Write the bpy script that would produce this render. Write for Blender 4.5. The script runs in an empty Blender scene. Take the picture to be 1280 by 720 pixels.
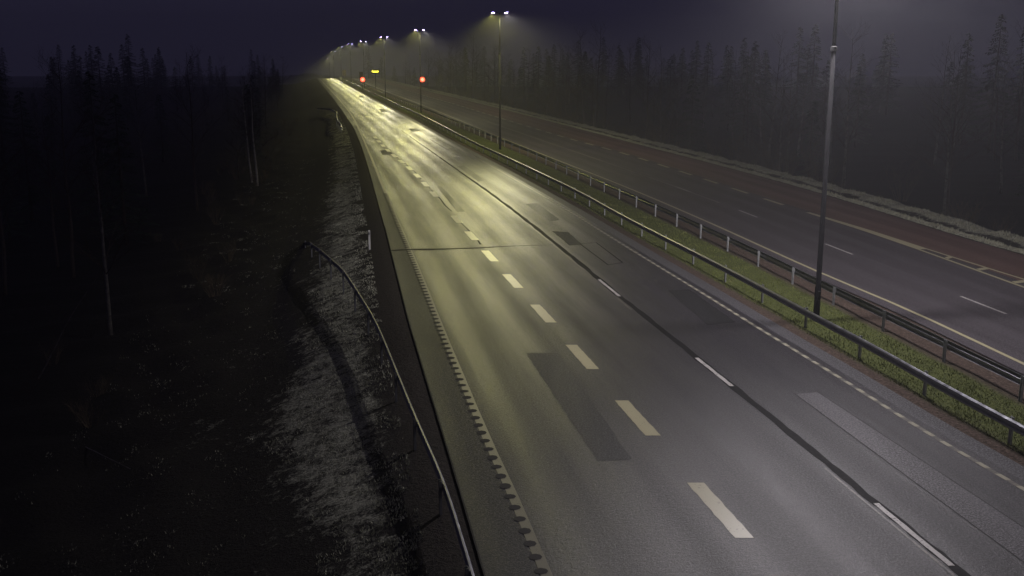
import bpy, math, random
import numpy as np
from mathutils import Vector, Matrix
R = math.radians
rnd = random.Random(7); nr = np.random.RandomState(11)
scene = bpy.context.scene
COL = scene.collection

# ------------------------------------------------------------------ camera
CAM_H = 9.7
cam = bpy.data.cameras.new('camera'); camo = bpy.data.objects.new('camera', cam); COL.objects.link(camo)
cam.sensor_width = 36.0; cam.lens = 1300 / 1280 * 36.0
cam.clip_start = 0.1; cam.clip_end = 6000
PITCH = math.atan(290 / 1300)
camo.location = (0, 0, CAM_H); camo.rotation_euler = (math.pi / 2 - PITCH, 0, 0)
scene.camera = camo

# ------------------------------------------------------------------ night sky
w = bpy.data.worlds.new('World'); scene.world = w; w.use_nodes = True
wn = w.node_tree; bg = wn.nodes['Background']
sky = wn.nodes.new('ShaderNodeTexSky'); sky.sky_type = 'NISHITA'; sky.sun_disc = False
sky.sun_elevation = R(-6); sky.sun_rotation = R(200)
mixc = wn.nodes.new('ShaderNodeMix'); mixc.data_type = 'RGBA'; mixc.inputs[0].default_value = 0.03
mixc.inputs[6].default_value = (0.195, 0.175, 0.37, 1)       # dim violet overcast night
wn.links.new(sky.outputs[0], mixc.inputs[7]); wn.links.new(mixc.outputs[2], bg.inputs[0])
bg.inputs[1].default_value = 0.10
scene.view_settings.view_transform = 'Standard'; scene.view_settings.look = 'None'
scene.view_settings.exposure = 0.0; scene.view_settings.gamma = 1.0; scene.view_settings.use_curve_mapping = False
scene.render.engine = 'CYCLES'
scene.cycles.max_bounces = 6; scene.cycles.volume_bounces = 1; scene.cycles.diffuse_bounces = 2
scene.cycles.use_light_tree = True; scene.cycles.sample_clamp_indirect = 3

LAMP_W = 6000.0            # lamp power at this exposure
HAZE_D = 0.00095

# ------------------------------------------------------------------ helpers
def tag(o, label=None, cat=None, group=None, kind=None):
    if label: o['label'] = label
    if cat: o['category'] = cat
    if group: o['group'] = group
    if kind: o['kind'] = kind
    return o
def empty(name, loc=(0, 0, 0), rz=0):
    o = bpy.data.objects.new(name, None); COL.objects.link(o); o.location = loc; o.rotation_euler = (0, 0, rz)
    o.empty_display_size = 0.3
    return o
class MB:
    def __init__(s): s.v = []; s.f = []; s.uv = []
    def add(s, vs, fs):
        n = len(s.v); s.v += [tuple(p) for p in vs]; s.f += [tuple(i + n for i in f) for f in fs]
    def box(s, c, size, M=None, bev=0.0):
        x, y, z = [d / 2 for d in size]
        if bev <= 0:
            vs = [(sx * x, sy * y, sz * z) for sz in (-1, 1) for sy in (-1, 1) for sx in (-1, 1)]
            fs = [(0, 2, 3, 1), (4, 5, 7, 6), (0, 1, 5, 4), (2, 6, 7, 3), (0, 4, 6, 2), (1, 3, 7, 5)]
        else:
            b = min(bev, x * .9, y * .9, z * .9); ring = []
            vs = []
            for zz, k in ((-z, b), (-z + b, 0), (z - b, 0), (z, b)):
                X, Y = x - k, y - k
                vs += [(-X + b, -Y, zz), (X - b, -Y, zz), (X, -Y + b, zz), (X, Y - b, zz), (X - b, Y, zz), (-X + b, Y, zz), (-X, Y - b, zz), (-X, -Y + b, zz)]
            fs = [tuple(range(7, -1, -1)), tuple(range(24, 32))]
            for r_ in range(3):
                for i in range(8):
                    j = (i + 1) % 8; a = r_ * 8
                    fs.append((a + i, a + j, a + 8 + j, a + 8 + i))
        out = []
        for p in vs:
            p = Vector(p)
            if M is not None: p = M @ p
            out.append((p.x + c[0], p.y + c[1], p.z + c[2]))
        s.add(out, fs)
    def tube(s, pts, rad, n=8, cap=True):
        pts = [Vector(p) for p in pts]; m = len(pts)
        if not hasattr(rad, '__len__'): rad = [rad] * m
        vs = []; fs = []
        for i, p in enumerate(pts):
            d = (pts[min(i + 1, m - 1)] - pts[max(i - 1, 0)])
            if d.length < 1e-9: d = Vector((0, 0, 1))
            d.normalize()
            up = Vector((1, 0, 0)) if abs(d.x) < .9 else Vector((0, 1, 0))
            a = d.cross(up).normalized(); b = d.cross(a)
            for k in range(n):
                t = 2 * math.pi * k / n
                vs.append(p + (a * math.cos(t) + b * math.sin(t)) * rad[i])
        for i in range(m - 1):
            for k in range(n):
                fs.append((i * n + k, i * n + (k + 1) % n, (i + 1) * n + (k + 1) % n, (i + 1) * n + k))
        if cap and n > 2:
            fs.append(tuple(range(n - 1, -1, -1))); fs.append(tuple((m - 1) * n + k for k in range(n)))
        s.add(vs, fs)
    def build(s, name, mat, parent=None, smooth=False):
        me = bpy.data.meshes.new(name); me.from_pydata(s.v, [], s.f); me.update()
        if s.uv:
            ul = me.uv_layers.new(name='road'); li = np.empty(len(me.loops), dtype=np.int32)
            me.loops.foreach_get('vertex_index', li)
            ul.data.foreach_set('uv', np.array(s.uv, dtype=np.float32)[li].ravel())
        if mat: me.materials.append(mat)
        if smooth:
            me.polygons.foreach_set('use_smooth', [True] * len(me.polygons))
        o = bpy.data.objects.new(name, me); COL.objects.link(o)
        if parent: o.parent = parent
        return o
def copy_tree(o, parent=None):
    c = o.copy(); COL.objects.link(c); c.parent = parent
    for ch in o.children: copy_tree(ch, c)
    return c

# ------------------------------------------------------------------ materials
def new_mat(name):
    m = bpy.data.materials.new(name); m.use_nodes = True; nt = m.node_tree
    return m, nt, nt.nodes['Principled BSDF']
def N(nt, t, **kw):
    n = nt.nodes.new(t)
    for k, v in kw.items(): setattr(n, k, v)
    return n
def noise(nt, vec, scale, detail=4, rough=.55):
    n = N(nt, 'ShaderNodeTexNoise'); n.inputs['Scale'].default_value = scale; n.inputs['Detail'].default_value = detail
    n.inputs['Roughness'].default_value = rough
    if vec is not None: nt.links.new(vec, n.inputs['Vector'])
    return n.outputs['Fac']
def ramp(nt, fac, stops):
    r = N(nt, 'ShaderNodeValToRGB'); nt.links.new(fac, r.inputs[0]); e = r.color_ramp.elements
    while len(e) < len(stops): e.new(0.5)
    for i, (p, c) in enumerate(stops):
        e[i].position = p; e[i].color = c if len(c) == 4 else (*c, 1)
    return r.outputs[0]
def mapr(nt, fac, a, b, c, d):
    r = N(nt, 'ShaderNodeMapRange'); nt.links.new(fac, r.inputs[0])
    for i, v in enumerate((a, b, c, d)): r.inputs[i + 1].default_value = v
    return r.outputs[0]
def mix(nt, fac, a, b):
    m = N(nt, 'ShaderNodeMix', data_type='RGBA')
    for i, x in ((0, fac), (6, a), (7, b)):
        if isinstance(x, (int, float)): m.inputs[i].default_value = x
        elif isinstance(x, tuple): m.inputs[i].default_value = (*x, 1) if len(x) == 3 else x
        else: nt.links.new(x, m.inputs[i])
    return m.outputs[2]
def math_(nt, op, a, b=None):
    m = N(nt, 'ShaderNodeMath', operation=op)
    for i, x in enumerate((a, b)):
        if x is None: continue
        if isinstance(x, (int, float)): m.inputs[i].default_value = x
        else: nt.links.new(x, m.inputs[i])
    return m.outputs[0]
def bump(nt, bsdf, h, strength, dist):
    b = N(nt, 'ShaderNodeBump'); b.inputs['Strength'].default_value = strength; b.inputs['Distance'].default_value = dist
    nt.links.new(h, b.inputs['Height']); nt.links.new(b.outputs[0], bsdf.inputs['Normal'])
def simple(name, col, rough=.6, metal=0.0, var=.25, scale=6, spec=.5):
    m, nt, b = new_mat(name)
    tc = N(nt, 'ShaderNodeTexCoord').outputs['Object']
    f = noise(nt, tc, scale)
    d = tuple(c * (1 - var) for c in col); l = tuple(min(1, c * (1 + var)) for c in col)
    nt.links.new(ramp(nt, f, [(.3, d), (.7, l)]), b.inputs['Base Color'])
    nt.links.new(mapr(nt, f, .3, .7, rough * .85, min(1, rough * 1.15)), b.inputs['Roughness'])
    b.inputs['Metallic'].default_value = metal; b.inputs['Specular IOR Level'].default_value = spec
    return m
def emis(name, col, strength, base=(.02, .02, .02)):
    m, nt, b = new_mat(name)
    b.inputs['Base Color'].default_value = (*base, 1); b.inputs['Emission Color'].default_value = (*col, 1)
    b.inputs['Emission Strength'].default_value = strength
    return m

def asphalt(name, base, rlo, rhi, tint=None, streak=1.0, spec=.5, grain=.5, mot=.6):
    """damp asphalt: UV.x = metres across the road, UV.y = metres along it"""
    m, nt, b = new_mat(name)
    uv = N(nt, 'ShaderNodeTexCoord').outputs['UV']; ob = N(nt, 'ShaderNodeTexCoord').outputs['Object']
    mp = N(nt, 'ShaderNodeMapping'); mp.inputs['Scale'].default_value = (1.0, .035, 1); nt.links.new(uv, mp.inputs['Vector'])
    st = noise(nt, mp.outputs[0], 1.7, 5, .6)                 # long wheel-track streaks
    mp2 = N(nt, 'ShaderNodeMapping'); mp2.inputs['Scale'].default_value = (1.0, .18, 1); nt.links.new(uv, mp2.inputs['Vector'])
    st2 = noise(nt, mp2.outputs[0], .8, 5, .6)
    sep = N(nt, 'ShaderNodeSeparateXYZ'); nt.links.new(uv, sep.inputs[0])
    wt = math_(nt, 'COSINE', math_(nt, 'MULTIPLY', sep.outputs[0], 2 * math.pi / 1.82))   # two tracks a lane
    wt = mapr(nt, wt, -1, 1, 0, .22)
    big = noise(nt, ob, .09, 3); fine = noise(nt, ob, 20, 3, .9); mid = noise(nt, ob, 7, 4, .75)
    s = math_(nt, 'ADD', math_(nt, 'MULTIPLY', st, .55 * streak), math_(nt, 'MULTIPLY', st2, .35))
    s = math_(nt, 'ADD', s, math_(nt, 'ADD', wt, math_(nt, 'MULTIPLY', big, .25)))
    d = tuple(c * .62 for c in base); l = tuple(c * 1.5 for c in base)
    col = ramp(nt, s, [(.42, d), (.8, l)])
    col = mix(nt, mapr(nt, fine, .47, .60, 0, .9), col, tuple(c * 3.0 for c in base))
    col = mix(nt, mapr(nt, mid, .48, .66, 0, mot), col, tuple(c * .4 for c in base))
    nt.links.new(col, b.inputs['Base Color'])
    rr = mapr(nt, s, .42, .85, rhi, rlo)
    nt.links.new(math_(nt, 'ADD', rr, mapr(nt, fine, .35, .65, .12, -.10)), b.inputs['Roughness'])
    b.inputs['Specular IOR Level'].default_value = spec
    h = math_(nt, 'ADD', fine, math_(nt, 'MULTIPLY', mid, .8))
    bump(nt, b, h, grain, .014)
    return m
M = {}
M['wet'] = asphalt('wet_asphalt', (.017, .016, .0175), .34, .53, spec=.25, grain=1.0)
M['dry'] = asphalt('damp_dull_asphalt', (.036, .032, .035), .6, .8, spec=.2)
M['red'] = asphalt('reddish_asphalt', (.060, .036, .030), .62, .8, spec=.3)
M['should'] = asphalt('shoulder_asphalt', (.042, .041, .044), .55, .7, spec=.25, streak=.5)
M['patchd'] = asphalt('dark_patch', (.012, .012, .013), .5, .66, spec=.14, streak=.4, mot=.3)
M['patchl'] = asphalt('smooth_patch', (.052, .050, .053), .42, .58, spec=.22, streak=.4, grain=.1, mot=.15)
M['patchm'] = asphalt('dull_patch', (.019, .0185, .020), .38, .56, spec=.21, streak=.4, grain=.5, mot=.3)
M['seal'] = simple('bitumen_seal', (.008, .008, .009), .7, var=.4, scale=9, spec=.08)
M['notch'] = simple('damp_notch', (.022, .021, .021), .7, var=.5, scale=5, spec=.15)
M['gap'] = simple('open_joint', (.008, .008, .008), .9, var=.3, spec=.1)
def paint(name, col, wear):
    m, nt, b = new_mat(name)
    ob = N(nt, 'ShaderNodeTexCoord').outputs['Object']
    a = noise(nt, ob, 16, 5, .7); c = noise(nt, ob, 2.2, 3)
    f = math_(nt, 'ADD', a, math_(nt, 'MULTIPLY', c, .5))
    nt.links.new(ramp(nt, f, [(wear, (.06, .058, .055)), (wear + .14, col)]), b.inputs['Base Color'])
    b.inputs['Roughness'].default_value = .42; b.inputs['Specular IOR Level'].default_value = .32
    return m
M['paint'] = paint('worn_cream_paint', (.34, .315, .19), .50)
M['paint2'] = paint('thin_line_paint', (.40, .385, .36), .58)
M['paint3'] = paint('faded_paint', (.15, .14, .115), .66)
M['paintb'] = paint('raised_block_paint', (.30, .285, .21), .54)
M['paintf'] = paint('far_line_paint', (.34, .32, .23), .46)
M['painte'] = paint('dull_edge_paint', (.16, .152, .115), .54)
M['steel'] = simple('galvanised_steel', (.27, .275, .30), .36, 1.0, .18, 3)
M['steeld'] = simple('weathered_steel', (.20, .205, .22), .42, .9, .2, 3)
M['post'] = simple('grey_post_steel', (.32, .33, .33), .6, .5, .25, 8)
M['pole'] = simple('lamp_pole_paint', (.011, .011, .012), .95, 0, .2, 2, .03)
M['dark'] = simple('dark_housing', (.02, .02, .022), .5, .1, .2, 8)
M['polec']=simple('pole_collar_steel', (.03, .03, .031), .95, 0, .2, 8)
M['signback'] = simple('sign_plate_back', (.17, .145, .115), .6, .1, .2, 4)
M['stake'] = simple('white_stake_plastic', (.55, .55, .52), .5, 0, .15, 8)
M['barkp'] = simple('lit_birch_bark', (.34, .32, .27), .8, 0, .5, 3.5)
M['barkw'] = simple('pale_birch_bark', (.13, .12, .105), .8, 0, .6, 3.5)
M['barkd'] = simple('dark_bark', (.07, .055, .045), .9, 0, .4, 5)
M['twig'] = simple('bare_twigs', (.06, .042, .032), .9, 0, .4, 2)
M['needle'] = simple('spruce_needles', (.035, .055, .03), .8, 0, .5, 1.5)
M['shrub'] = simple('shrub_twigs', (.11, .085, .05), .9, 0, .45, 1.5)
M['leadl'] = emis('lamp_lens_violet_white', (.42, .30, 1.0), 110)
M['leadr'] = emis('lamp_lens_white', (.52, .44, 1.0), 80)
M['redl'] = emis('red_signal_lens', (1.0, .075, .03), 4.0)
M['redc'] = emis('red_signal_core', (1.0, .33, .20), 2.6)
M['amber'] = emis('amber_display', (1.0, .86, .06), 3.2)
def grassmat(name, stops, scale=2.5):
    m, nt, b = new_mat(name)
    ob = N(nt, 'ShaderNodeTexCoord').outputs['Object']
    f = math_(nt, 'ADD', math_(nt, 'MULTIPLY', noise(nt, ob, scale, 4), .6), math_(nt, 'MULTIPLY', noise(nt, ob, 30, 2), .4))
    nt.links.new(ramp(nt, f, stops), b.inputs['Base Color'])
    b.inputs['Roughness'].default_value = .7; b.inputs['Specular IOR Level'].default_value = .25
    return m
M['grass'] = grassmat('median_grass', [(.36, (.045, .042, .02)), (.47, (.11, .13, .03)), (.55, (.16, .19, .045)), (.66, (.26, .25, .10))], 1.1)
M['frost'] = grassmat('frosted_grass', [(.38, (.16, .165, .11)), (.5, (.36, .37, .27)), (.62, (.58, .58, .46))])
M['vergeg'] = grassmat('pale_verge_grass', [(.38, (.2, .2, .13)), (.5, (.36, .36, .25)), (.62, (.5, .5, .38))])
# ground: vertex weights r = frost, g = green grass, b = red gravel
m, nt, b = new_mat('ground_soil'); M['ground'] = m
ob = N(nt, 'ShaderNodeTexCoord').outputs['Object']
va = N(nt, 'ShaderNodeVertexColor', layer_name='zone'); sp = N(nt, 'ShaderNodeSeparateColor'); nt.links.new(va.outputs[0], sp.inputs[0])
n1 = noise(nt, ob, 2.3, 6, .7); n2 = noise(nt, ob, 12, 5, .7); n3 = noise(nt, ob, .35, 3)
soil = ramp(nt, n2, [(.35, (.012, .011, .010)), (.65, (.030, .027, .023))])
grn = ramp(nt, n2, [(.35, (.03, .035, .012)), (.55, (.075, .09, .025)), (.7, (.12, .12, .05))])
grv = ramp(nt, n2, [(.35, (.028, .021, .016)), (.55, (.075, .053, .042)), (.72, (.15, .115, .09))])
frs = ramp(nt, n2, [(.3, (.10, .10, .075)), (.6, (.34, .345, .27))])
c = mix(nt, sp.outputs[1], soil, grn); c = mix(nt, sp.outputs[2], c, grv)
ff = math_(nt, 'ADD', math_(nt, 'ADD', math_(nt, 'MULTIPLY', n1, .75), math_(nt, 'MULTIPLY', n2, .35)), math_(nt, 'MULTIPLY', n3, .35))
ff = math_(nt, 'ADD', ff, math_(nt, 'MULTIPLY', sp.outputs[0], .55))
ff = math_(nt, 'MULTIPLY', mapr(nt, ff, 1.02, 1.17, 0, 1), mapr(nt, sp.outputs[0], .02, .2, 0, 1))
c = mix(nt, ff, c, frs)
nt.links.new(c, b.inputs['Base Color']); b.inputs['Roughness'].default_value = .95; b.inputs['Specular IOR Level'].default_value = .15
bump(nt, b, math_(nt, 'ADD', n2, math_(nt, 'MULTIPLY', n1, 1.5)), .8, .08)

# ------------------------------------------------------------------ road lines in plan (X across, Y away from the camera)
def curve(pts, smooth=.07):
    pts = sorted(pts, key=lambda p: p[1]); xs = np.array([p[0] for p in pts]); ys = np.array([p[1] for p in pts])
    s0 = (xs[1] - xs[0]) / (ys[1] - ys[0]); s1 = (xs[-1] - xs[-2]) / (ys[-1] - ys[-2])
    def raw(Y):
        Y = np.asarray(Y, dtype=float); r = np.interp(Y, ys, xs)
        r = np.where(Y < ys[0], xs[0] + (Y - ys[0]) * s0, r)
        return np.where(Y > ys[-1], xs[-1] + (Y - ys[-1]) * s1, r)
    def f(Y):
        Y = np.asarray(Y, dtype=float); k = np.maximum(np.abs(Y), 12) * smooth
        return sum(raw(Y + k * t) for t in (-1, -.6, -.3, 0, .3, .6, 1)) / 7
    return f
edgeL = curve([(2.4, 8), (.69, 18.2), (.21, 21.06), (-.62, 25.4), (-2.21, 34.6), (-4.59, 48.75), (-7.85, 67.5), (-12.07, 92.4), (-17.51, 123.9), (-22.68, 153.6), (-26.9, 177), (-38.8, 238), (-52.0, 304), (-85.3, 470)])
dashC = curve([(4.53, 21.22), (3.43, 27.12), (2.32, 32.95), (1.23, 38.82), (.04, 44.78), (-1.11, 50.79), (-5.85, 75.7), (-6.92, 81.6), (-9.09, 92.4), (-12.9, 109), (-24.2, 165)])
joint = curve([(8.63, 18.36), (7.81, 23.2), (6.58, 30.28), (4.35, 42.41), (2.16, 55.39), (-1.13, 73.05), (-8.28, 108.15), (-17.5, 153.6), (-28.7, 207), (-82, 470)], .13)
edgeR = curve([(11.74, 22.26), (11.14, 24.96), (10.75, 26.93), (10.14, 30.72), (9.11, 36.09), (7.98, 42.5), (6.49, 50.37), (5.19, 57.6), (3.47, 67.14), (-1.8, 93.8), (-8.9, 127.6), (-19.8, 181.7), (-30, 230), (-47, 313), (-78.8, 470)])
railN = curve([(12.73, 24.5), (12.11, 27.94), (11.54, 31.93), (10.82, 35.82), (9.51, 43.58), (8.44, 49.11), (6.46, 59.5), (4.76, 70.02), (-1.22, 99.2), (-3.32, 108.5), (-7.44, 130), (-13.9, 163.5), (-21.05, 198.2), (-36.99, 275.6), (-76.5, 470)])
railF = curve([(14.65, 28.49), (14.22, 31.24), (13.62, 35.17), (13.01, 39.06), (12.36, 43.24), (11.8, 47.25), (11.16, 51.11), (9.78, 59.07), (7.4, 72), (4.74, 86.83), (2.39, 99.2), (.4, 109), (-3.9, 130), (-10.8, 163.5), (-18.0, 198.2), (-34, 275.6), (-73.5, 470)])
innerR = curve([(16.52, 32.22), (15.52, 39.86), (14.14, 46.5), (11.88, 60.87), (9.47, 74.5), (6.92, 87.3), (4.75, 97.4), (-1.3, 127), (-11.0, 177.5), (-19.05, 218.5), (-33.0, 285.6), (-57, 405), (-70, 470)])
laneR = curve([(18.8, 40.4), (16.86, 52.4), (14.9, 64.9), (12.77, 77.4), (8.9, 97), (2.8, 127), (-7.2, 177), (-15.3, 218), (-29.4, 285), (-54, 405), (-67, 470)])
wideR = curve([(20.94, 52.54), (20.06, 58.56), (18.77, 65.03), (18.17, 69.0), (17.48, 72.2), (16.06, 81.09), (15.0, 86.7), (13.94, 93.07), (11.18, 108.15), (9.94, 113), (6.6, 127), (-3.6, 177), (-11.8, 218), (-26.1, 285), (-51, 405), (-64, 470)])
verge = curve([(26.9, 44), (25.5, 51.06), (24.46, 57.06), (23.32, 67.1), (21.5, 79.8), (17.65, 100), (7.1, 151.8), (-2.26, 198.4), (-16, 262.6), (-41, 376), (-61, 470)])
seam = curve([(-.5, 18), (-1.31, 22.81), (-2.31, 28.62), (-3.92, 37.95), (-7.57, 60.87), (-15.32, 108.15), (-22.0, 146), (-29.0, 182), (-40.4, 240), (-53.2, 304), (-86.5, 470)])

def crest(Y):
    d = np.maximum(np.asarray(Y, dtype=float) - 462, 0)
    return -np.minimum(np.where(d < 40, d * d * .0006, .96 + (d - 40) * .048), 14)
def bumps(X, Y):
    return (np.sin(X * 1.7 + Y * .9) * .03 + np.sin(X * .63 - Y * 1.31 + 2) * .04 + np.sin(X * 3.1 + Y * 2.3) * .015)
def zground(X, Y):
    X = np.asarray(X, dtype=float); Y = np.asarray(Y, dtype=float)
    dl = seam(Y) - X; dr = X - verge(Y)
    zl = np.interp(dl, [0, .5, 1.2, 3, 6, 10, 18, 40, 400], [-.012, -.02, -.12, -.65, -1.75, -2.5, -3.0, -3.8, -4.5])
    zr = np.interp(dr, [-.3, 0, .3, .8, 1.6, 2.3, 3.0, 5.5, 9, 30, 500], [-.06, -.02, .08, .06, -.2, -.02, .1, -1.4, -3.0, -3.6, -4])
    e = edgeR(Y) + .9; f = innerR(Y) - .75
    med = np.clip(np.minimum(X - e, f - X) / .5, 0, 1)
    z = np.where(dl > 0, zl, np.where(dr > -.3, zr, -.06 + med * .08))
    off = np.clip(np.maximum(dl - .8, dr - .2), 0, 1)
    off = off * np.where(dl > 0, np.clip((dl - 4) / 6, .2, 1), 1)
    return z + bumps(X, Y) * (off + med * .25) * (1 + np.clip(np.maximum(dl, dr) / 8, 0, 3)) + crest(Y)

# ------------------------------------------------------------------ ground
def yrows(y0, y1, k=.018, mn=.5):
    r = [y0]
    while r[-1] < y1: r.append(r[-1] + max(mn, abs(r[-1]) * k))
    r[-1] = y1
    return r
rows = yrows(-60, 10, .05, 2)[:-1] + yrows(10, 1500)
loff = [-900, -500, -300, -180, -110, -70, -48, -34, -26, -21, -18, -15.5, -13.5] + list(np.arange(-12, -1.01, .5)) + [-.75, -.5, -.25, 0]
roff = [0, .15, .3, .55, .8, 1.1, 1.4, 1.7, 2.0, 2.3, 2.6, 3.0, 3.5, 4.2, 5, 6, 7.5, 9, 11, 14, 18, 24, 34, 50, 80, 130, 220, 400, 900]
V = []; zone = []
for Y in rows:
    s = float(seam(Y)); e = float(edgeR(Y)); vg = float(verge(Y)); rf = float(railF(Y)); ir = float(innerR(Y))
    mid = [s + (e - s) * .5, e + .7] + list(np.linspace(e + .95, ir - .5, 17)) + [ir, (ir + vg) / 2, vg - .5]
    xs = [s + o for o in loff] + mid + [vg + o for o in roff]
    for X in xs:
        V.append((X, Y)); dl = s - X; dr = X - vg
        fr = 0.0
        lim = float(np.interp(Y, [18, 22, 28, 33, 40, 90], [3.0, 3.3, 4.9, 4.8, 4.1, 3.6]))
        if dl > .6: fr = float(np.interp(dl, [.7, 1.5, 2.0, lim - 1.0, lim + .7, 7.5, 10, 12], [0, .5, .72, .75, .36, .33, .22, 0]))
        if dl > .6: fr *= float(np.interp(Y, [0, 60, 110, 200, 300], [1, .9, .75, .4, .2]))
        if dr > 0: fr = float(np.interp(dr, [0, .15, .9, 1.2, 1.9, 2.3, 3.0, 3.8], [.2, .95, .9, .4, .4, 1, .9, 0]))
        g_ = 0.0; b_ = 0.0
        if e + .8 < X < ir: 
            g_ = float(np.interp(X, [e + 1.25, e + 1.6, rf - .3, rf + .15], [0, 1, 1, 0])); b_ = 1 - g_
        if -.1 < dl < 1.1: b_ = .12
        zone.append((fr, g_, b_, 1))
V = np.array(V); nc = len(xs); Z = zground(V[:, 0], V[:, 1])
g = MB(); g.v = [(a, b_, c_) for (a, b_), c_ in zip(V.tolist(), Z.tolist())]
g.f = [(j * nc + i, j * nc + i + 1, (j + 1) * nc + i + 1, (j + 1) * nc + i) for j in range(len(rows) - 1) for i in range(nc - 1)]
go = g.build('ground', M['ground'], smooth=True); tag(go, kind='structure')
ca = go.data.color_attributes.new('zone', 'FLOAT_COLOR', 'POINT'); ca.data.foreach_set('color', np.array(zone, dtype=np.float32).ravel())

# ------------------------------------------------------------------ carriageways
def strip(name, fa, fb, y0, y1, z, mat, parent=None, k=.02, mn=.6, nx=2, ref=None, jag=0.0):
    mb = MB(); ys = yrows(y0, y1, k, mn)
    for i, Y in enumerate(ys):
        a = float(fa(Y)); b_ = float(fb(Y)); r0 = float((ref or fa)(Y))
        if jag: a += rnd.uniform(-jag, jag); b_ += rnd.uniform(-jag, jag)
        for q in range(nx):
            x = a + (b_ - a) * q / (nx - 1)
            mb.v.append((x, Y, z + float(crest(Y)))); mb.uv.append((x - r0, Y))
    mb.f = [(j * nx + i, j * nx + i + 1, (j + 1) * nx + i + 1, (j + 1) * nx + i) for j in range(len(ys) - 1) for i in range(nx - 1)]
    return mb.build(name, mat, parent)
def off(f, d): return lambda Y: f(Y) + d
cw = strip('road', seam, off(edgeR, .35), -40, 700, 0.0, M['wet'], ref=joint); tag(cw, kind='structure')
sh = strip('road_shoulder', off(edgeR, .352), off(edgeR, .95), -40, 700, 0.0, M['should'], ref=edgeR); tag(sh, kind='structure')
rw = strip('opposite_road', off(innerR, -.7), off(wideR, .4), -40, 700, 0.0, M['dry'], ref=laneR); tag(rw, kind='structure')
ra = strip('exit_lane', off(wideR, .402), verge, -40, 700, 0.0, M['red'], ref=wideR); tag(ra, kind='structure')
def below(f, d): return lambda Y: f(Y) + d
# broad dull shoulder left of the edge line and the dark seam beside it
strip('shoulder_surface', off(seam, .03), lambda Y: np.minimum(edgeL(Y) - .17, seam(Y) + 1.3), 10, 150, .004, M['patchm'], cw, ref=seam)
strip('pavement_seam', off(seam, .0), off(seam, .035), 12, 60, .004, M['notch'], cw, mn=.4, jag=.004)
# joint down the middle of the two lanes
def jw(Y): return float(np.interp(Y, [15, 30, 50, 70, 100, 140], [.11, .12, .12, .11, .09, .02]))
strip('sealed_joint', lambda Y: joint(Y) - jw(Y) + .012 * math.sin(Y * 1.9), lambda Y: joint(Y) + jw(Y) + .014 * math.sin(Y * 1.3 + 1), 10, 140, .004, M['seal'], cw, mn=.3, jag=.03)
def segs(name, f, w_, spans, z, mat, parent, jag=.0):
    mb = MB()
    for (a, b_) in spans:
        n = max(2, int((b_ - a) / 3) + 2) if b_ - a > 4 else (14 if b_ < 90 and b_ - a > 1 else 3); base = len(mb.v)
        for i in range(n):
            Y = a + (b_ - a) * i / (n - 1); c_ = float(f(Y)); ww = w_(Y) if callable(w_) else w_
            for sgn in (-1, 1):
                mb.v.append((c_ + sgn * ww / 2 + (rnd.uniform(-jag, jag) if jag else 0), Y, z + float(crest(Y))))
                mb.uv.append((sgn, Y))
        mb.f += [(base + 2 * i, base + 2 * i + 1, base + 2 * i + 3, base + 2 * i + 2) for i in range(n - 1)]
    return mb.build(name, mat, parent)
# lines on the near carriageway
segs('thin_worn_line', off(joint, -.21), .05, [(16.5, 23.5), (39.5, 41.5), (47, 60), (66, 100)], .008, M['paint3'], cw, jag=.01)
segs('lane_dashes', off(joint, -.02), .13, [(18.6, 21.5), (29.9, 32.9), (41.9, 45.2)], .009, M['paint2'], cw, jag=.01)
wd = [(21.22 + 5.92 * i - 1.42, 21.22 + 5.92 * i + 1.42) for i in range(-2, 6)]
segs('wide_dashes', dashC, .40, wd, .008, M['paint'], cw, jag=.012)
segs('worn_wide_dashes', dashC, .40, [(21.22 + 5.92 * i - 1.4, 21.22 + 5.92 * i + 1.4) for i in (6, 7, 9, 10, 11, 12, 13, 14, 15, 16, 17, 18)], .008, M['paintf'], cw, jag=.01)
segs('far_dashes', off(joint, -.1), .14, [(150 + 12 * i, 153 + 12 * i) for i in range(24)], .008, M['paint3'], cw)
segs('edge_line', off(edgeL, -.02), lambda Y: float(np.interp(Y, [15, 60, 75, 160, 400], [.23, .23, .18, .2, .26])), [(10, 75)], .008, M['painte'], cw, jag=.004)
segs('edge_line', off(edgeL, -.02), lambda Y: float(np.interp(Y, [75, 160, 400], [.18, .22, .30])), [(75, 470)], .008, M['paintf'], cw, jag=.004)
# milled rumble notches to the left of the edge line
mb = MB(); Y = 12.0
while Y < 75:
    c_ = float(edgeL(Y)); z = .012; L = .15 + rnd.uniform(-.03, .02); n = 8
    base = len(mb.v)
    for i in range(n):
        t = 2 * math.pi * i / n
        mb.v.append((c_ - .10 + math.cos(t) * .14, Y + math.sin(t) * L, z)); mb.uv.append((0, Y))
    mb.f.append(tuple(range(base, base + n))); Y += .58
mb.build('rumble_notches', M['notch'], cw)
# profiled right edge line: a dull base with raised bright blocks
segs('edge_line_base', edgeR, .14, [(10, 470)], .004, M['paint3'], cw)
segs('edge_line_blocks', edgeR, .14, [(12 + .72 * i, 12.36 + .72 * i) for i in range(110)], .010, M['paintb'], cw)
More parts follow.
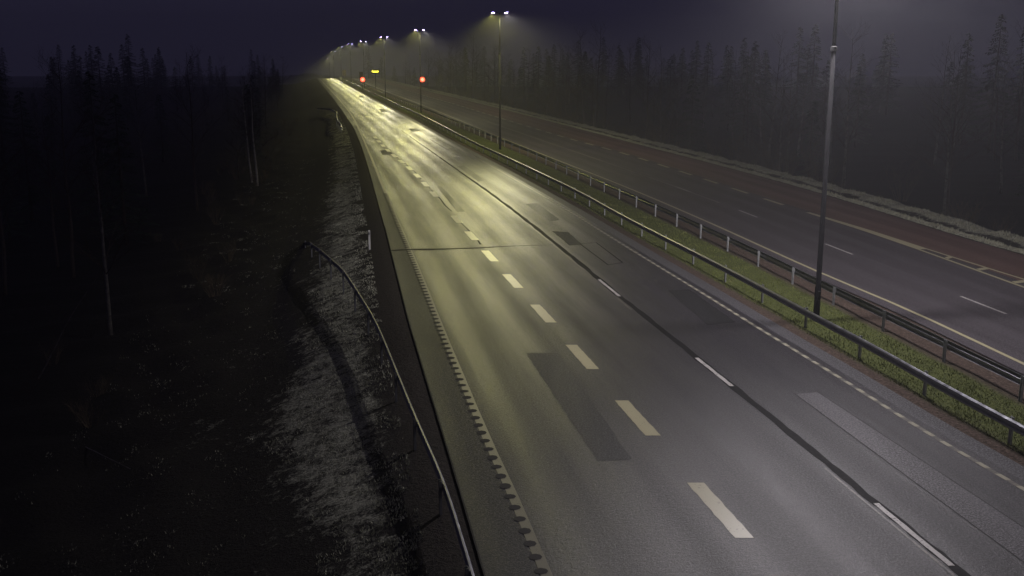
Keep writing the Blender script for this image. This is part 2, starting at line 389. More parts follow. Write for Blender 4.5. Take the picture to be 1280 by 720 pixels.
# repair patches (corners in plan)
def poly(name, pts, z, mat, parent):
    q = []
    for i in range(len(pts)):
        a = pts[i]; b_ = pts[(i + 1) % len(pts)]; L = math.hypot(b_[0] - a[0], b_[1] - a[1]); k = max(1, int(L / .22))
        for j in range(k):
            t = j / k; q.append((a[0] + (b_[0] - a[0]) * t + rnd.uniform(-.022, .022), a[1] + (b_[1] - a[1]) * t + rnd.uniform(-.03, .03)))
    pts = q; mb = MB(); mb.v = [(p[0], p[1], z) for p in pts]; mb.uv = [(p[0], p[1]) for p in pts]; mb.f = [tuple(range(len(pts)))]
    o = mb.build(name, mat, parent); 
    return o
def outline(name, pts, wd_, z, mat, parent):
    mb = MB(); n = len(pts)
    for i in range(n):
        a = Vector(pts[i]); b_ = Vector(pts[(i + 1) % n]); d = (b_ - a).normalized(); nn = Vector((-d.y, d.x)) * wd_ / 2
        k = len(mb.v)
        a2 = a - d * wd_ * .2; b2 = b_ + d * wd_ * .2; zz = z + i * .0006
        for p in (a2 - nn, b2 - nn, b2 + nn, a2 + nn): mb.v.append((p.x, p.y, zz)); mb.uv.append((p.x, p.y))
        mb.f.append((k, k + 1, k + 2, k + 3))
    return mb.build(name, mat, parent)
patches = [('patchm', [(.46, 33.5), (1.53, 33.5), (2.95, 24.1), (2.1, 23.95)], 0),
    ('patchm', [(.91, 69.4), (1.73, 69.8), (2.91, 62.4), (2.26, 61.8)], 0),
    ('patchd', [(2.27, 58.3), (3.16, 58.0), (3.71, 53.9), (3.02, 53.7)], 0),
    ('patchm', [(3.59, 54.2), (4.48, 54.6), (5.32, 49.1), (4.57, 48.5)], 1),
    ('patchd', [(6.61, 43.0), (7.56, 43.2), (8.36, 37.6), (7.22, 37.2)], 0),
    ('patchl', [(8.31, 29.2), (9.04, 29.35), (11.3, 17.6), (10.5, 16.0)], 2),
    ('patchd', [(-14.1, 143.3), (-13.2, 144.5), (-12.1, 138.6), (-13.1, 137.2)], 0),
    ('patchd', [(-24.9, 197), (-24.1, 198.4), (-22.3, 188), (-23.2, 187)], 0),
    ('patchd', [(-38.6, 266), (-37.6, 266), (-35.4, 252.4), (-36.6, 252.4)], 0),
    ('patchm', [(-9.84, 125.1), (-9.17, 126.4), (-6.22, 112.9), (-6.88, 111)], 1),
    ('patchd', [(-13.9, 110), (-12.9, 111), (-12.1, 105.5), (-13.0, 104.6)], 0),
    ('patchm', [(-4.9, 93.8), (-4.35, 94.4), (-2.17, 82.7), (-2.66, 82.1)], 0),
    ('patchm', [(-5.73, 79), (-5.4, 79.2), (-3.0, 65.9), (-3.5, 65.7)], 0)]
for mt, pts, ol in patches:
    if ol != 1: poly('repair_patch', pts, .004, M[mt], cw)
    if ol: outline('patch_joint', pts, .07 if ol == 1 else .025, .006, M['seal'] if ol == 1 else M['notch'], cw)
segs('longitudinal_crack', lambda Y: dashC(Y) + .1 + .05 * math.sin(Y * .8), .07, [(54, 64), (66, 80), (84, 104)], .0045, M['seal'], cw, jag=.03)
# transverse crack
mb = MB(); cp = [(-6.3, 52.2), (-5.74, 52.4), (-4.9, 52.55), (-4.11, 52.6), (-3.2, 52.7), (-1.66, 53.0), (-.6, 53.35), (.42, 53.6), (1.3, 53.75), (2.2, 53.85)]
for i, (x, y) in enumerate(cp):
    ww = (.30, .34, .3, .34, .26, .22, .12, .10, .07, .05)[i]
    mb.v += [(x, y - ww / 2, .0095), (x, y + ww / 2, .0095)]; mb.uv += [(x, y), (x, y)]
mb.f = [(2 * i, 2 * i + 2, 2 * i + 3, 2 * i + 1) for i in range(len(cp) - 1)]
mb.build('transverse_crack', M['seal'], cw)

# lines on the opposite carriageway
segs('inner_edge_line', innerR, lambda Y: float(np.interp(Y, [30, 100, 400], [.16, .17, .24])), [(20, 470)], .004, M['paint'], rw)
segs('lane_dashes', laneR, .12, [(38.9 + 12.3 * i - 12.3, 41.9 + 12.3 * i - 12.3) for i in range(5)], .004, M['paint2'], rw)
segs('old_lane_seam', laneR, .20, [(70, 160)], .0036, M['paint3'], rw, jag=.02)
segs('wide_dashes', wideR, .28, [(69.0 + 5.95 * i, 72.1 + 5.95 * i) for i in range(10)], .004, M['paint'], rw)
segs('worn_wide_dashes', wideR, .28, [(69.0 + 5.95 * i, 72.1 + 5.95 * i) for i in range(10, 40)], .004, M['paintf'], rw)
lw = curve([(18.8, 65.0), (20.0, 58.6), (20.9, 52.5), (21.9, 44.2), (23.6, 32)], .02)
rw_ = curve([(18.95, 65.0), (20.35, 58.6), (21.35, 52.6), (22.75, 45.2), (25.2, 34)], .02)
strip('gore_wedge', off(lw, -.08), off(rw_, .08), 52.6, 65.5, .012, M['paint'], ra, ref=lw)
segs('gore_line', lw, .17, [(30, 52.58)], .012, M['paint'], ra)
segs('gore_line', rw_, .15, [(32, 52.58)], .012, M['paint'], ra)
for (cy) in (50.2, 47.4, 44.6, 41.8, 39.0):
    a = float(lw(cy)) + .14; b_ = float(rw_(cy)) - .12
    mb = MB(); 
    mb.v = [(a, cy + .15, .012), (a, cy - .25, .012), (b_, cy + .1, .012), (b_, cy + .5, .012)]; mb.uv = [(0, 0)] * 4; mb.f = [(0, 1, 2, 3)]
    mb.build('gore_bar', M['paint'], ra)

# ------------------------------------------------------------------ grass
def blades(name, pts, h, wd_, mat, label, cat, lean=.5):
    n = len(pts); P = np.array(pts); hh = h * nr.uniform(.45, 1.25, n) * (P[:, 3] if P.shape[1] > 3 else 1)
    a = nr.uniform(0, 2 * np.pi, n); l = nr.uniform(0, lean, n) * hh; la = nr.uniform(0, 2 * np.pi, n)
    dx = np.cos(a) * wd_ / 2; dy = np.sin(a) * wd_ / 2
    A = np.stack([P[:, 0] - dx, P[:, 1] - dy, P[:, 2] - .02], 1); B = np.stack([P[:, 0] + dx, P[:, 1] + dy, P[:, 2] - .02], 1)
    T = np.stack([P[:, 0] + np.cos(la) * l, P[:, 1] + np.sin(la) * l, P[:, 2] + hh], 1)
    vs = np.stack([A, B, T], 1).reshape(-1, 3)
    me = bpy.data.meshes.new(name); me.vertices.add(3 * n); me.vertices.foreach_set('co', vs.ravel())
    me.loops.add(3 * n); me.loops.foreach_set('vertex_index', np.arange(3 * n, dtype=np.int32))
    me.polygons.add(n); me.polygons.foreach_set('loop_start', np.arange(0, 3 * n, 3, dtype=np.int32))
    me.update(calc_edges=True); me.validate(); me.materials.append(mat)
    o = bpy.data.objects.new(name, me); COL.objects.link(o); tag(o, label, cat, kind='stuff')
    return o
def scatter(n, y0, y1, fx, p=1.6):
    """more of them close by: Y spread as a power"""
    t = nr.uniform(0, 1, n) ** p; Y = y0 + (y1 - y0) * t
    return Y, fx(Y, nr.uniform(0, 1, n))
Y, X = scatter(60000, 20, 260, lambda Y, u: (edgeR(Y) + 1.4) + u * (np.maximum(railF(Y) - .25, edgeR(Y) + 2.6) - edgeR(Y) - 1.4), 1.8)
cl = np.sin(X * 2.1 + Y * .7) * np.sin(Y * 1.9 - X) * .3 + .9
ptsm = np.stack([X, Y, zground(X, Y), cl], 1)
blades('grass', ptsm, .085, .028, M['grass'], 'short green grass growing on the median between the two guard rails', 'grass', .9)
def patchy(X, Y, k):
    v = np.sin(X * 1.9 + np.sin(Y * .8) * 1.5) * np.sin(Y * 1.1 + np.sin(X * 1.3) * 1.7) + .5 * np.sin(X * 4.3 + Y * 2.9) + .4 * np.sin(Y * 5.1 - X * 2.7)
    return v + .6 * np.sin(X * 7.3 + 3 * np.sin(Y * 2.2)) * np.sin(Y * 6.1 + 2 * np.sin(X * 3)) > k
Y, X = scatter(80000, 14, 190, lambda Y, u: seam(Y) - 1.0 - u * (np.interp(Y, [18, 22, 28, 33, 40, 90], [3.0, 3.3, 4.9, 4.8, 4.1, 3.6]) - .9), 1.5)
dl_ = seam(Y) - X; lm_ = np.interp(Y, [18, 22, 28, 33, 40, 90], [3.0, 3.3, 4.9, 4.8, 4.1, 3.6])
keep = patchy(X, Y, -.45 + np.clip(1.55 - dl_, 0, 1) * 1.0 + np.clip(dl_ - lm_ + 1.1, 0, 1) * 1.2); X = X[keep]; Y = Y[keep]
Y2, X2 = scatter(26000, 14, 120, lambda Y, u: seam(Y) - 5.0 - u * 7, 1.4)
k2 = patchy(X2, Y2, .75); X = np.concatenate([X, X2[k2]]); Y = np.concatenate([Y, Y2[k2]])
ptsf = np.stack([X, Y, zground(X, Y)], 1)
blades('frosted_grass', ptsf, .05, .035, M['frost'], 'pale frosted grass on the dark bank left of the near carriageway', 'frosted grass', 1.2)
Y, X = scatter(34000, 44, 330, lambda Y, u: verge(Y) + np.where(u < .42, .1 + u * 1.5, 2.1 + (u - .42) * 1.4), 1.4)
cl = .75 + .5 * np.sin(Y * .8 + X) * np.sin(Y * 2.3)
ptsv = np.stack([X, Y, zground(X, Y), cl], 1)
blades('verge_grass', ptsv, .17, .05, M['vergeg'], 'pale ragged grass in two bands along the far edge of the opposite carriageway', 'verge grass', .7)

# ------------------------------------------------------------------ guard rails
WPROF = [(0.0, -.155), (.035, -.15), (.075, -.115), (.078, -.07), (.012, -.025), (.012, .025), (.078, .07), (.075, .115), (.035, .15), (0.0, .155)]
def rail(name, f, side, y0, y1, zf, label, mat, postmat, step=3.92, step_start=None, maxposts=98, prof=1.0):
    """side = -1: beam on the left face of the posts; zf(Y) = height of the beam's middle"""
    Yb = y0; root = empty(name, (float(f(y0)), y0, 0)); tag(root, label, 'guard rail')
    ox, oy = root.location.x, root.location.y
    mb = MB(); ys = yrows(y0, y1, .01, .8); n = len(WPROF)
    for i, Y in enumerate(ys):
        x = float(f(Y)); z = float(zf(Y)); sl = (float(f(Y + .5)) - float(f(Y - .5)))
        L = math.hypot(1, sl); nx, ny = 1 / L, -sl / L
        for (d, h) in [(q[0] * prof, q[1] * prof) for q in WPROF]: mb.v.append((x + side * nx * (d) - ox, Y + side * ny * d - oy, z + h))
        for (d, h) in [(q[0] * prof, q[1] * prof) for q in reversed(WPROF)]: mb.v.append((x + side * nx * (d - .006) - ox, Y + side * ny * (d - .006) - oy, z + h))
    m2 = 2 * n
    for j in range(len(ys) - 1):
        for k in range(m2):
            a, b2 = j * m2 + k, j * m2 + (k + 1) % m2
            mb.f.append((a, b2, b2 + m2, a + m2) if side > 0 else (b2, a, a + m2, b2 + m2))
    mb.f.append(tuple(range(m2))); mb.f.append(tuple(range((len(ys) - 1) * m2, len(ys) * m2)))
    mb.build('beam', mat, root, smooth=False)
    proto = None; Y = step_start if step_start is not None else y0 + .5; cnt = 0
    pm = MB(); a = .045   # a sigma-shaped post: web and two lips
    pm.box((0, 0, -.40), (.012, .10, 1.10)); pm.box((.03, .047, -.40), (.05, .010, 1.10)); pm.box((.03, -.047, -.40), (.05, .010, 1.10)); pm.box((-.02, 0, .02), (.03, .09, .16))
    while Y < y1 - .2 and cnt < maxposts:
        if proto is None: proto = pm.build('post', postmat, root); p = proto
        else: p = proto.copy(); COL.objects.link(p); p.parent = root
        sl = (float(f(Y + .5)) - float(f(Y - .5)))
        p.location = (float(f(Y)) - side * .045 - ox, Y - oy, float(zf(Y)) + .02)
        p.rotation_euler = (0, 0, math.atan2(-sl, 1) + (math.pi if side > 0 else 0))
        Y += step; cnt += 1
    return root
flat = lambda Y: .60 + float(crest(Y))
rail('guard_rail', railN, -1, 15, 405, flat, 'long steel guard rail on the near side of the grass median, beside the wet carriageway', M['steel'], M['post'], 3.92, 17.2, prof=.85)
rail('guard_rail', railF, 1, 18, 400, flat, 'steel guard rail on the far side of the grass median, beside the opposite carriageway', M['steeld'], M['post'], 3.92, 20.6)
lrail = curve([(.6, 9), (-.05, 13), (-.68, 16.79), (-1.47, 21.05), (-2.53, 25.45), (-4.72, 35.02), (-6.1, 40.1), (-7.7, 45.9), (-9.6, 51.5), (-12.75, 62.5)], .07)
def lz(Y): return float(np.interp(Y, [0, 36, 45, 52, 58, 63], [.60, .58, .40, -.02, -.65, -1.6]))
rail('guard_rail', lrail, 1, 10.5, 62.5, lz, 'curved guard rail on the frosted left bank, its far end sloping into the ground', M['steel'], M['steeld'], 3.9, 13.2, prof=.7)
lr2 = curve([(-22.5, 139), (-25.3, 152), (-29.0, 174), (-33.6, 192), (-37.3, 201.5)], .01)
rail('guard_rail', lr2, 1, 139.5, 201.5, lambda Y: float(np.interp(Y, [139, 142, 185, 202], [.15, .60, .55, -.1])), 'short pale guard rail further off on the left verge, bending away from the road', M['steel'], M['steeld'], 4.0)

# ------------------------------------------------------------------ street lamps
ROADDIR = Vector((-.19, 1, 0)).normalized(); ACROSS = Vector((ROADDIR.y, -ROADDIR.x, 0))
def luminaire(name, parent, loc, side, power, col):
    """a road luminaire: light thrown down and far along the road, little of it sideways (its photometric curve as light nodes)"""
    l = bpy.data.lights.new(name, 'POINT'); l.energy = power; l.color = col; l.shadow_soft_size = .12
    l.use_nodes = True; nt = l.node_tree; em = nt.nodes['Emission']
    inc = N(nt, 'ShaderNodeNewGeometry').outputs['Incoming']
    def dot(v):
        d = N(nt, 'ShaderNodeVectorMath', operation='DOT_PRODUCT'); nt.links.new(inc, d.inputs[0]); d.inputs[1].default_value = v; return d.outputs['Value']
    SG = INC_SIGN
    down = dot((0, 0, -SG)); acr = dot(tuple(ACROSS * side * SG)); alo = dot(tuple(ROADDIR * SG))
    v = math_(nt, 'MAXIMUM', down, .001)
    ta = math_(nt, 'ABSOLUTE', math_(nt, 'SUBTRACT', math_(nt, 'DIVIDE', acr, v), .12))
    r1 = N(nt, 'ShaderNodeMapRange', interpolation_type='SMOOTHSTEP'); nt.links.new(ta, r1.inputs[0])
    for i, q in enumerate((.75, 1.9, 1.0, .10)): r1.inputs[i + 1].default_value = q
    r3 = N(nt, 'ShaderNodeMapRange', interpolation_type='SMOOTHSTEP'); nt.links.new(ta, r3.inputs[0])
    for i, q in enumerate((1.9, 3.2, 1.0, .18)): r3.inputs[i + 1].default_value = q
    tl = math_(nt, 'ABSOLUTE', math_(nt, 'DIVIDE', alo, v))
    r2 = N(nt, 'ShaderNodeMapRange', interpolation_type='SMOOTHSTEP'); nt.links.new(tl, r2.inputs[0])
    for i, q in enumerate((0, 2.6, 1.0, 2.4)): r2.inputs[i + 1].default_value = q
    g_ = N(nt, 'ShaderNodeMapRange', interpolation_type='SMOOTHSTEP'); nt.links.new(down, g_.inputs[0])
    for i, q in enumerate((0.0, .16, 0, 1.0)): g_.inputs[i + 1].default_value = q
    nt.links.new(math_(nt, 'MULTIPLY', math_(nt, 'MULTIPLY', math_(nt, 'MULTIPLY', r1.outputs[0], r3.outputs[0]), r2.outputs[0]), g_.outputs[0]), em.inputs['Strength'])
    o = bpy.data.objects.new(name, l); COL.objects.link(o); o.parent = parent; o.location = loc
    return o
INC_SIGN = 1
POLE_H = 14.0
def make_lamp(x, y, z, label, cl, cr, pw):
    root = empty('street_lamp', (x, y, z), math.atan(.19))
    tag(root, label, 'street lamp', 'double headed street lamps along the median')
    p = MB(); p.tube([(0, 0, -.3), (0, 0, .25), (0, 0, 1.3), (0, 0, 1.32), (0, 0, 9.9)], [.13, .12, .115, .098, .08], 14); p.build('pole', M['pole'], root, True)
    p = MB(); p.tube([(0, 0, 9.86), (0, 0, 9.88), (0, 0, 10.02), (0, 0, 10.04)], [.09, .115, .115, .09], 14); p.build('collar', M['polec'], root)
    p = MB(); p.tube([(0, 0, 10.03), (0, 0, POLE_H)], [.068, .05], 12); p.build('pole_top', M['pole'], root, True)
    p = MB(); p.box((0, -.128, 1.0), (.10, .03, .35), bev=.008); p.build('service_door', M['dark'], root)
    p = MB(); p.tube([(-.42, 0, POLE_H + .08), (-.2, 0, POLE_H + .06), (0, 0, POLE_H + .02), (.2, 0, POLE_H + .06), (.42, 0, POLE_H + .08)], .035, 8)
    p.build('bracket', M['steeld'], root, True)
    for s, colr, lens in ((-1, cl, 'leadl'), (1, cr, 'leadr')):
        h = MB(); Mx = Matrix.Rotation(R(-6) * s, 3, 'Y')
        h.box((s * .68, 0, POLE_H + .12), (.60, .30, .10), Mx, .03); hd = h.build('lamp_head', M['steeld'], root)
        e = MB(); e.box((s * .70, 0, POLE_H + .060), (.26, .16, .03), Mx, .008); e.build('lens', M[lens], hd)
        luminaire('lamp_light', hd, (s * .74, 0, POLE_H - .06), s, pw * (1.0 if s < 0 else .72), colr)
    return root
YEL = (1.0, .955, .24); PINK = (1.0, .91, .86); WHT = (1.0, .93, .97)
lamps = [(11.4, 37.8), (-1.27, 111), (-15.9, 184.3), (-30.2, 252.4), (-45.3, 325), (-60.2, 397), (-75.4, 469), (-90.7, 541), (-105, 612)]
lab = ['nearest tall street lamp pole at the right, its lit head above the frame',
 'second nearest street lamp, its two lit heads the highest ones in view',
 'third street lamp away, rising behind the taller red signal light',
 'fourth street lamp away, just right of the amber message sign',
 'fifth street lamp away, rising above the shorter red signal light',
 'sixth street lamp away, its bright head above the far pale sign plates',
 'seventh street lamp away, a faint head left of the far pale sign plates',
 'eighth street lamp away, a faint head near the far end of the lamp row',
 'ninth and most distant street lamp, almost lost in the mist']
for i, (x, y) in enumerate(lamps):
    z = 0.0 if y < 460 else (-.4 if y < 500 else (-2.0 if y < 600 else -5.5))
    if i == 0: make_lamp(x, y, z, lab[i], WHT, WHT, LAMP_W * .92)
    else: make_lamp(x, y, z, lab[i], YEL, PINK, LAMP_W * .52)
# the lamp of the same row that stands behind the camera and lights the foreground
make_lamp(22.0, -35, 0, 'street lamp of the same row standing behind the viewpoint', WHT, WHT, LAMP_W * .3)

# ------------------------------------------------------------------ red signals, amber sign, plates
def signal(x, y, h, rad, dx, label):
    root = empty('signal_light', (x, y, 0)); tag(root, label, 'signal light', 'round red signal lights on the median')
    p = MB(); p.tube([(0, 0, -.2), (0, 0, h + .2)], .07, 10); p.build('pole', M['dark'], root, True)
    p = MB(); p.tube([(0, 0, h), (dx, -.05, h)], .04, 6); p.build('bracket', M['dark'], root)
    p = MB(); p.tube([(dx, -.02, h), (dx, -.06, h), (dx, -.24, h)], [rad * .9, rad * 1.25, rad * 1.25], 20); ho = p.build('housing', M['dark'], root)
    p = MB(); p.tube([(dx, -.242, h), (dx, -.27, h)], [rad, rad * .95], 20); p.build('lens', M['redl'], ho)
    p = MB(); p.tube([(dx, -.272, h), (dx, -.29, h)], [rad * .62, rad * .5], 16); p.build('lens_core', M['redc'], ho)
    l = bpy.data.lights.new('signal_glow', 'POINT'); l.energy = 50; l.color = (1, .12, .04); l.shadow_soft_size = .2
    o = bpy.data.objects.new('signal_glow', l); COL.objects.link(o); o.parent = ho; o.location = (dx, -.75, h)
signal(-15.75, 182.6, 5.75, .42, .35, 'round red signal light on a tall dark pole, before the third street lamp')
signal(-42.6, 302, 3.15, .66, .1, 'round red signal light on a short dark post, left of the amber message sign')
root = empty('message_sign', (-38.6, 300, 0)); tag(root, 'dark message sign with an amber lit display on a slim post', 'message sign')
p = MB(); p.tube([(0, 0, -.2), (0, 0, 5.9)], .09, 10); p.build('post', M['dark'], root, True)
p = MB(); p.box((0, -.25, 5.4), (2.45, .28, 1.15), bev=.05); bd = p.build('panel', M['dark'], root)
e = MB()
for i in range(7):
    e.box((-.80 + i * .27, -.395, 5.46), (.24, .02, .46 if i in (0, 6) else .34))
e.box((.05, -.398, 5.24), (1.35, .02, .14)); e.build('display', M['amber'], bd)
def plate(x, y, zc, w_, h_, label, mat='signback'):
    root = empty('road_sign', (x, y, 0)); tag(root, label, 'road sign')
    p = MB(); p.tube([(-w_ * .3, 0, -.3), (-w_ * .3, 0, zc + h_ * .4)], .05, 8); p.tube([(w_ * .3, 0, -.3), (w_ * .3, 0, zc + h_ * .4)], .05, 8); p.build('posts', M['post'], root)
    p = MB(); p.box((0, -.09, zc), (w_, .04, h_), bev=.01); p.build('plate', M[mat], root)
plate(-43.9, 309, 4.2, 1.1, 2.0, 'brownish upright sign plate behind the shorter red signal light')
plate(-63.2, 400, 3.5, 1.3, 2.3, 'faint grey sign plate below the sixth street lamp')
plate(-66.5, 412, 1.2, .6, 1.0, 'tiny pale sign low beside the far end of the bright carriageway', 'stake')

root = empty('marker_post', (-7.4, 53.2, float(zground(-7.4, 53.2)))); tag(root, 'slim white marker post standing in frosted grass by the left shoulder', 'marker post')
p = MB(); p.box((0, 0, .45), (.10, .05, 1.1), bev=.012); p.build('stake', M['stake'], root)
p = MB(); p.box((0, -.028, .82), (.07, .008, .14)); p.build('reflector', M['steel'], root)

# ------------------------------------------------------------------ trees
def branch(mb, p, d, L, r, depth, rg, up=.15, sides=3, kids=(5, 4), droop=0.0):
    n = 4 if depth > 0 else 3; pts = [Vector(p)]; d = Vector(d).normalized(); q = Vector(p)
    for i in range(n):
        d = (d + Vector((rg.uniform(-.22, .22), rg.uniform(-.22, .22), rg.uniform(-.12, .12) + up - droop * i)) * .6).normalized()
        q = q + d * L / n; pts.append(q.copy())
    mb.tube(pts, [r * (1 - .85 * i / n) for i in range(n + 1)], sides, False)
    if depth > 0:
        for k in range(kids[0] if depth > 1 else kids[1]):
            t = rg.uniform(.25, 1.0); i = min(int(t * n), n - 1); s_ = pts[i].lerp(pts[i + 1], t * n - i)
            a = rg.uniform(0, 2 * math.pi)
            nd = (d + Vector((math.cos(a), math.sin(a), rg.uniform(-.3, .6))) * .9).normalized()
            branch(mb, s_, nd, L * rg.uniform(.35, .6), r * .45, depth - 1, rg, up, 3, kids, droop)
def birch(name, H, seed, bark='barkw', spread=1.0):
    rg = random.Random(seed); root = empty(name)
    t = MB(); pts = []; q = Vector((0, 0, -.5)); ld = Vector((rg.uniform(-.04, .04), rg.uniform(-.04, .04), 1))
    for i in range(9):
        pts.append(q.copy()); q = q + (ld + Vector((rg.uniform(-.05, .05), rg.uniform(-.05, .05), 0))) * (H + .5) / 8
    t.tube(pts, [max(.015, .011 * H * (1 - i / 8.3)) for i in range(9)], 7); t.build('trunk', M[bark], root, True)
    c_ = MB()
    for k in range(20):
        u = rg.uniform(.28, .97); i = int(u * 8); s_ = pts[i].lerp(pts[min(i + 1, 8)], u * 8 - i); a = rg.uniform(0, 2 * math.pi)
        L = H * (.34 - .24 * u) * rg.uniform(.7, 1.2) * spread
        branch(c_, s_, (math.cos(a), math.sin(a), rg.uniform(.5, 1.2)), L, .028 * (1.3 - u) * H / 10, 2, rg, .12, 4, (5, 5), .05)
    c_.build('crown', M['twig'], root)
    return root
def spruce(name, H, seed):
    rg = random.Random(seed); root = empty(name)
    t = MB(); t.tube([(0, 0, -.5), (0, 0, H * .5), (0, 0, H)], [.014 * H, .009 * H, .01], 7); t.build('trunk', M['barkd'], root, True)
    c_ = MB(); n = int(H * 9)
    for k in range(n):
        u = (k + rg.random()) / n; z = H * (.10 + .89 * u); L = H * .21 * (1 - u) ** .8 * rg.uniform(.7, 1.15) + .15; a = rg.uniform(0, 2 * math.pi)
        da = Vector((math.cos(a), math.sin(a), 0)); pr = Vector((-da.y, da.x, 0)); m_ = max(3, int(L / .28))
        for j in range(m_):
            s_ = (j + .5) / m_; c0 = Vector((0, 0, z)) + da * L * s_ + Vector((0, 0, -L * .34 * s_ + .12 * L * s_ * s_))
            for sd in (-1, 1):
                ln = (.18 + .30 * (1 - s_)) * rg.uniform(.7, 1.3)
                tip = c0 + pr * sd * ln + da * ln * .6 + Vector((0, 0, -rg.uniform(.05, .28)))
                b0 = c0 - da * .09; b1 = c0 + da * .12
                c_.add([b0, b1, tip + da * .08, tip - da * .05], [(0, 1, 2, 3)])
    c_.build('crown', M['needle'], root)
    return root
def shrub(name, H, seed):
    rg = random.Random(seed); mb = MB()
    for k in range(14):
        a = rg.uniform(0, 2 * math.pi); r_ = rg.uniform(0, .35)
        branch(mb, (math.cos(a) * r_, math.sin(a) * r_, -.1), (math.cos(a) * .5, math.sin(a) * .5, 1.1), H * rg.uniform(.6, 1), .018, 2, rg, .1, 3, (4, 4))
    return mb.build(name, M['shrub'])
birches = [birch('birch_tree', 13, 1), birch('birch_tree', 15, 2), birch('birch_tree', 11, 3, 'barkd', 1.15), birch('birch_tree', 16, 4, 'barkd', 1.1)]
spruces = [spruce('spruce_tree', 15, 5), spruce('spruce_tree', 12, 6), spruce('spruce_tree', 17, 8)]
shrubs = [shrub('bare_shrub', 2.4, 21), shrub('bare_shrub', 3.2, 22), shrub('bare_shrub', 1.8, 23)]
used = set()
def put(protos, x, y, label, cat, group, smin=.8, smax=1.15):
    pr = protos[rnd.randrange(len(protos))]
    if pr.name in used: o = copy_tree(pr)
    else: o = pr; used.add(pr.name)
    s_ = rnd.uniform(smin, smax); o.location = (x, y, float(zground(x, y)) - .05); o.rotation_euler = (0, 0, rnd.uniform(0, 6.28)); o.scale = (s_, s_, s_ * rnd.uniform(.92, 1.1))
    tag(o, label, cat, group)
    return o
LB = 'bare leafless birch in the unlit wood left of the motorway'; LS = 'dark evergreen spruce in the unlit wood left of the motorway'
RB = 'bare leafless birch in the dark wood right of the motorway'; RS = 'dark evergreen spruce in the dark wood right of the motorway'
def ok(lst, x, y, d):
    for (a, b_) in lst:
        if (a - x) ** 2 + (b_ - y) ** 2 < d * d: return False
    lst.append((x, y)); return True
pl = []; n = 0
while n < 105:
    Y = 36 + 430 * rnd.random() ** 1.4; X = float(seam(Y)) - 13 - 60 * rnd.random() ** 1.5
    if X / max(Y, 1) < -.62 or not ok(pl, X, Y, 3.2): n += .2; continue
    if rnd.random() < .5: put(birches, X, Y, LB, 'birch tree', 'birches in the wood on the left', .55, .8)
    else: put(spruces, X, Y, LS, 'spruce tree', 'spruces in the wood on the left', .45, .7)
    n += 1
n = 0
while n < 120:
    Y = 40 + 440 * rnd.random() ** 1.2; X = float(verge(Y)) + 11 + 50 * rnd.random() ** 1.7
    if X / Y > .62 or not ok(pl, X, Y, 3.2): n += .2; continue
    if rnd.random() < .8: put(birches, X, Y, RB, 'birch tree', 'birches in the wood on the right')
    else: put(spruces, X, Y, RS, 'spruce tree', 'spruces in the wood on the right', .6, 1.0)
    n += 1
for i in range(46):
    Y = 45 + 330 * rnd.random() ** 1.1; X = float(verge(Y)) + 6.5 + 6 * rnd.random()
    if X / Y < .6: put(shrubs, X, Y, 'low bare shrub at the foot of the bank beyond the opposite carriageway', 'shrub', 'bare shrubs on the right bank', .8, 1.3)
for i in range(40):
    Y = 90 + 190 * rnd.random(); X = float(verge(Y)) + 8 + 9 * rnd.random()
    put(shrubs, X, Y, 'low bare shrub at the foot of the bank beyond the opposite carriageway', 'shrub', 'bare shrubs on the right bank', 1.1, 2.1)
for i in range(34):
    Y = 20 + 180 * rnd.random() ** 1.5; X = float(seam(Y)) - 8.5 - 7 * rnd.random()
    put(shrubs, X, Y, 'low bare shrub in the dark at the foot of the left bank', 'shrub', 'bare shrubs on the left bank', .35, .8)
n = 0
while n < 70:      # deeper rows that close the gaps between the front trees
    Y = 60 + 420 * rnd.random(); X = float(verge(Y)) + 45 + 70 * rnd.random()
    if X / Y > .66 or not ok(pl, X, Y, 3.5): n += .2; continue
    put(spruces, X, Y, RS, 'spruce tree', 'spruces in the wood on the right', .9, 1.25); n += 1
n = 0
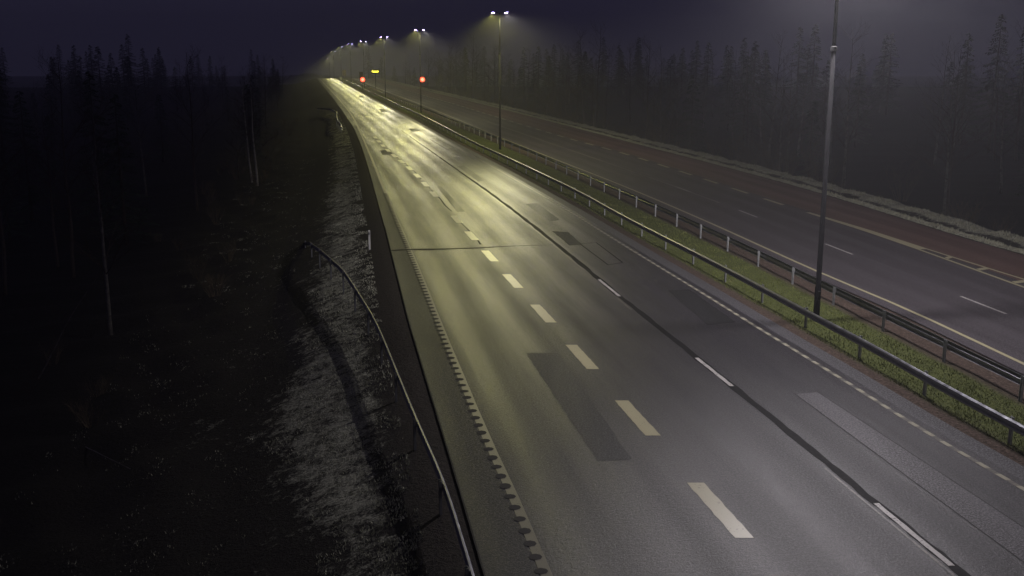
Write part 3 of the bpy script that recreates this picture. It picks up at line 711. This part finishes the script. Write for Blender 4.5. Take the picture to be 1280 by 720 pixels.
while n < 60:
    Y = 70 + 400 * rnd.random(); X = float(seam(Y)) - 45 - 70 * rnd.random()
    if X / Y < -.66 or not ok(pl, X, Y, 3.5): n += .2; continue
    put(spruces, X, Y, LS, 'spruce tree', 'spruces in the wood on the left', .8, 1.15); n += 1
for i in range(26):
    X = -230 + 330 * (i + rnd.random()) / 26; Y = 560 + 60 * rnd.random()
    if abs(X - float(joint(Y))) > 24: put(spruces, X, Y, 'distant dark spruce closing off the view at the far end of the motorway', 'spruce tree', 'spruces beyond the far end of the road', 1.0, 1.3)
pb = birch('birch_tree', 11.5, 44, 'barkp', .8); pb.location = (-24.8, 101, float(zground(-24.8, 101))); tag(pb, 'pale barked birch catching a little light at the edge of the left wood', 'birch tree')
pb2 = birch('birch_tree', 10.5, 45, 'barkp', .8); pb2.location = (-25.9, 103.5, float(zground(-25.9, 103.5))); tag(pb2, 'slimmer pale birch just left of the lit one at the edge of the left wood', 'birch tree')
def stem(a, b_, r, label):
    mb = MB(); a = Vector(a); b_ = Vector(b_); pts = []
    for i in range(9):
        t = i / 8; pts.append((a.lerp(b_, t) + Vector((math.sin(t * 7) * .05, 0, math.sin(t * 3.1) * .12))) - a)
    mb.tube(pts, [r * (1 - .7 * i / 8) for i in range(9)], 6); o = mb.build('fallen_sapling', M['barkw']); o.location = a; tag(o, label, 'bare stem')
stem((-19.1, 39.4, -3.3), (-15.6, 38.2, 1.6), .035, 'thin bare stem leaning steeply at the far left of the dark wood')
stem((-15.2, 33.2, -3.0), (-11.3, 28.8, -2.2), .03, 'thin bare stem lying fallen on the ground at the lower left')

# ------------------------------------------------------------------ mist
hz = MB(); hz.box((0, 690, 17.5), (1700, 1600, 85)); ho = hz.build('haze', None); tag(ho, kind='stuff')
hm = bpy.data.materials.new('mist'); hm.use_nodes = True; nt = hm.node_tree; nt.nodes.remove(nt.nodes['Principled BSDF'])
pv = nt.nodes.new('ShaderNodeVolumePrincipled'); pv.inputs['Color'].default_value = (.86, .87, .90, 1); pv.inputs['Density'].default_value = HAZE_D
pv.inputs['Anisotropy'].default_value = .35
nt.links.new(pv.outputs[0], nt.nodes['Material Output'].inputs['Volume']); ho.data.materials.append(hm)
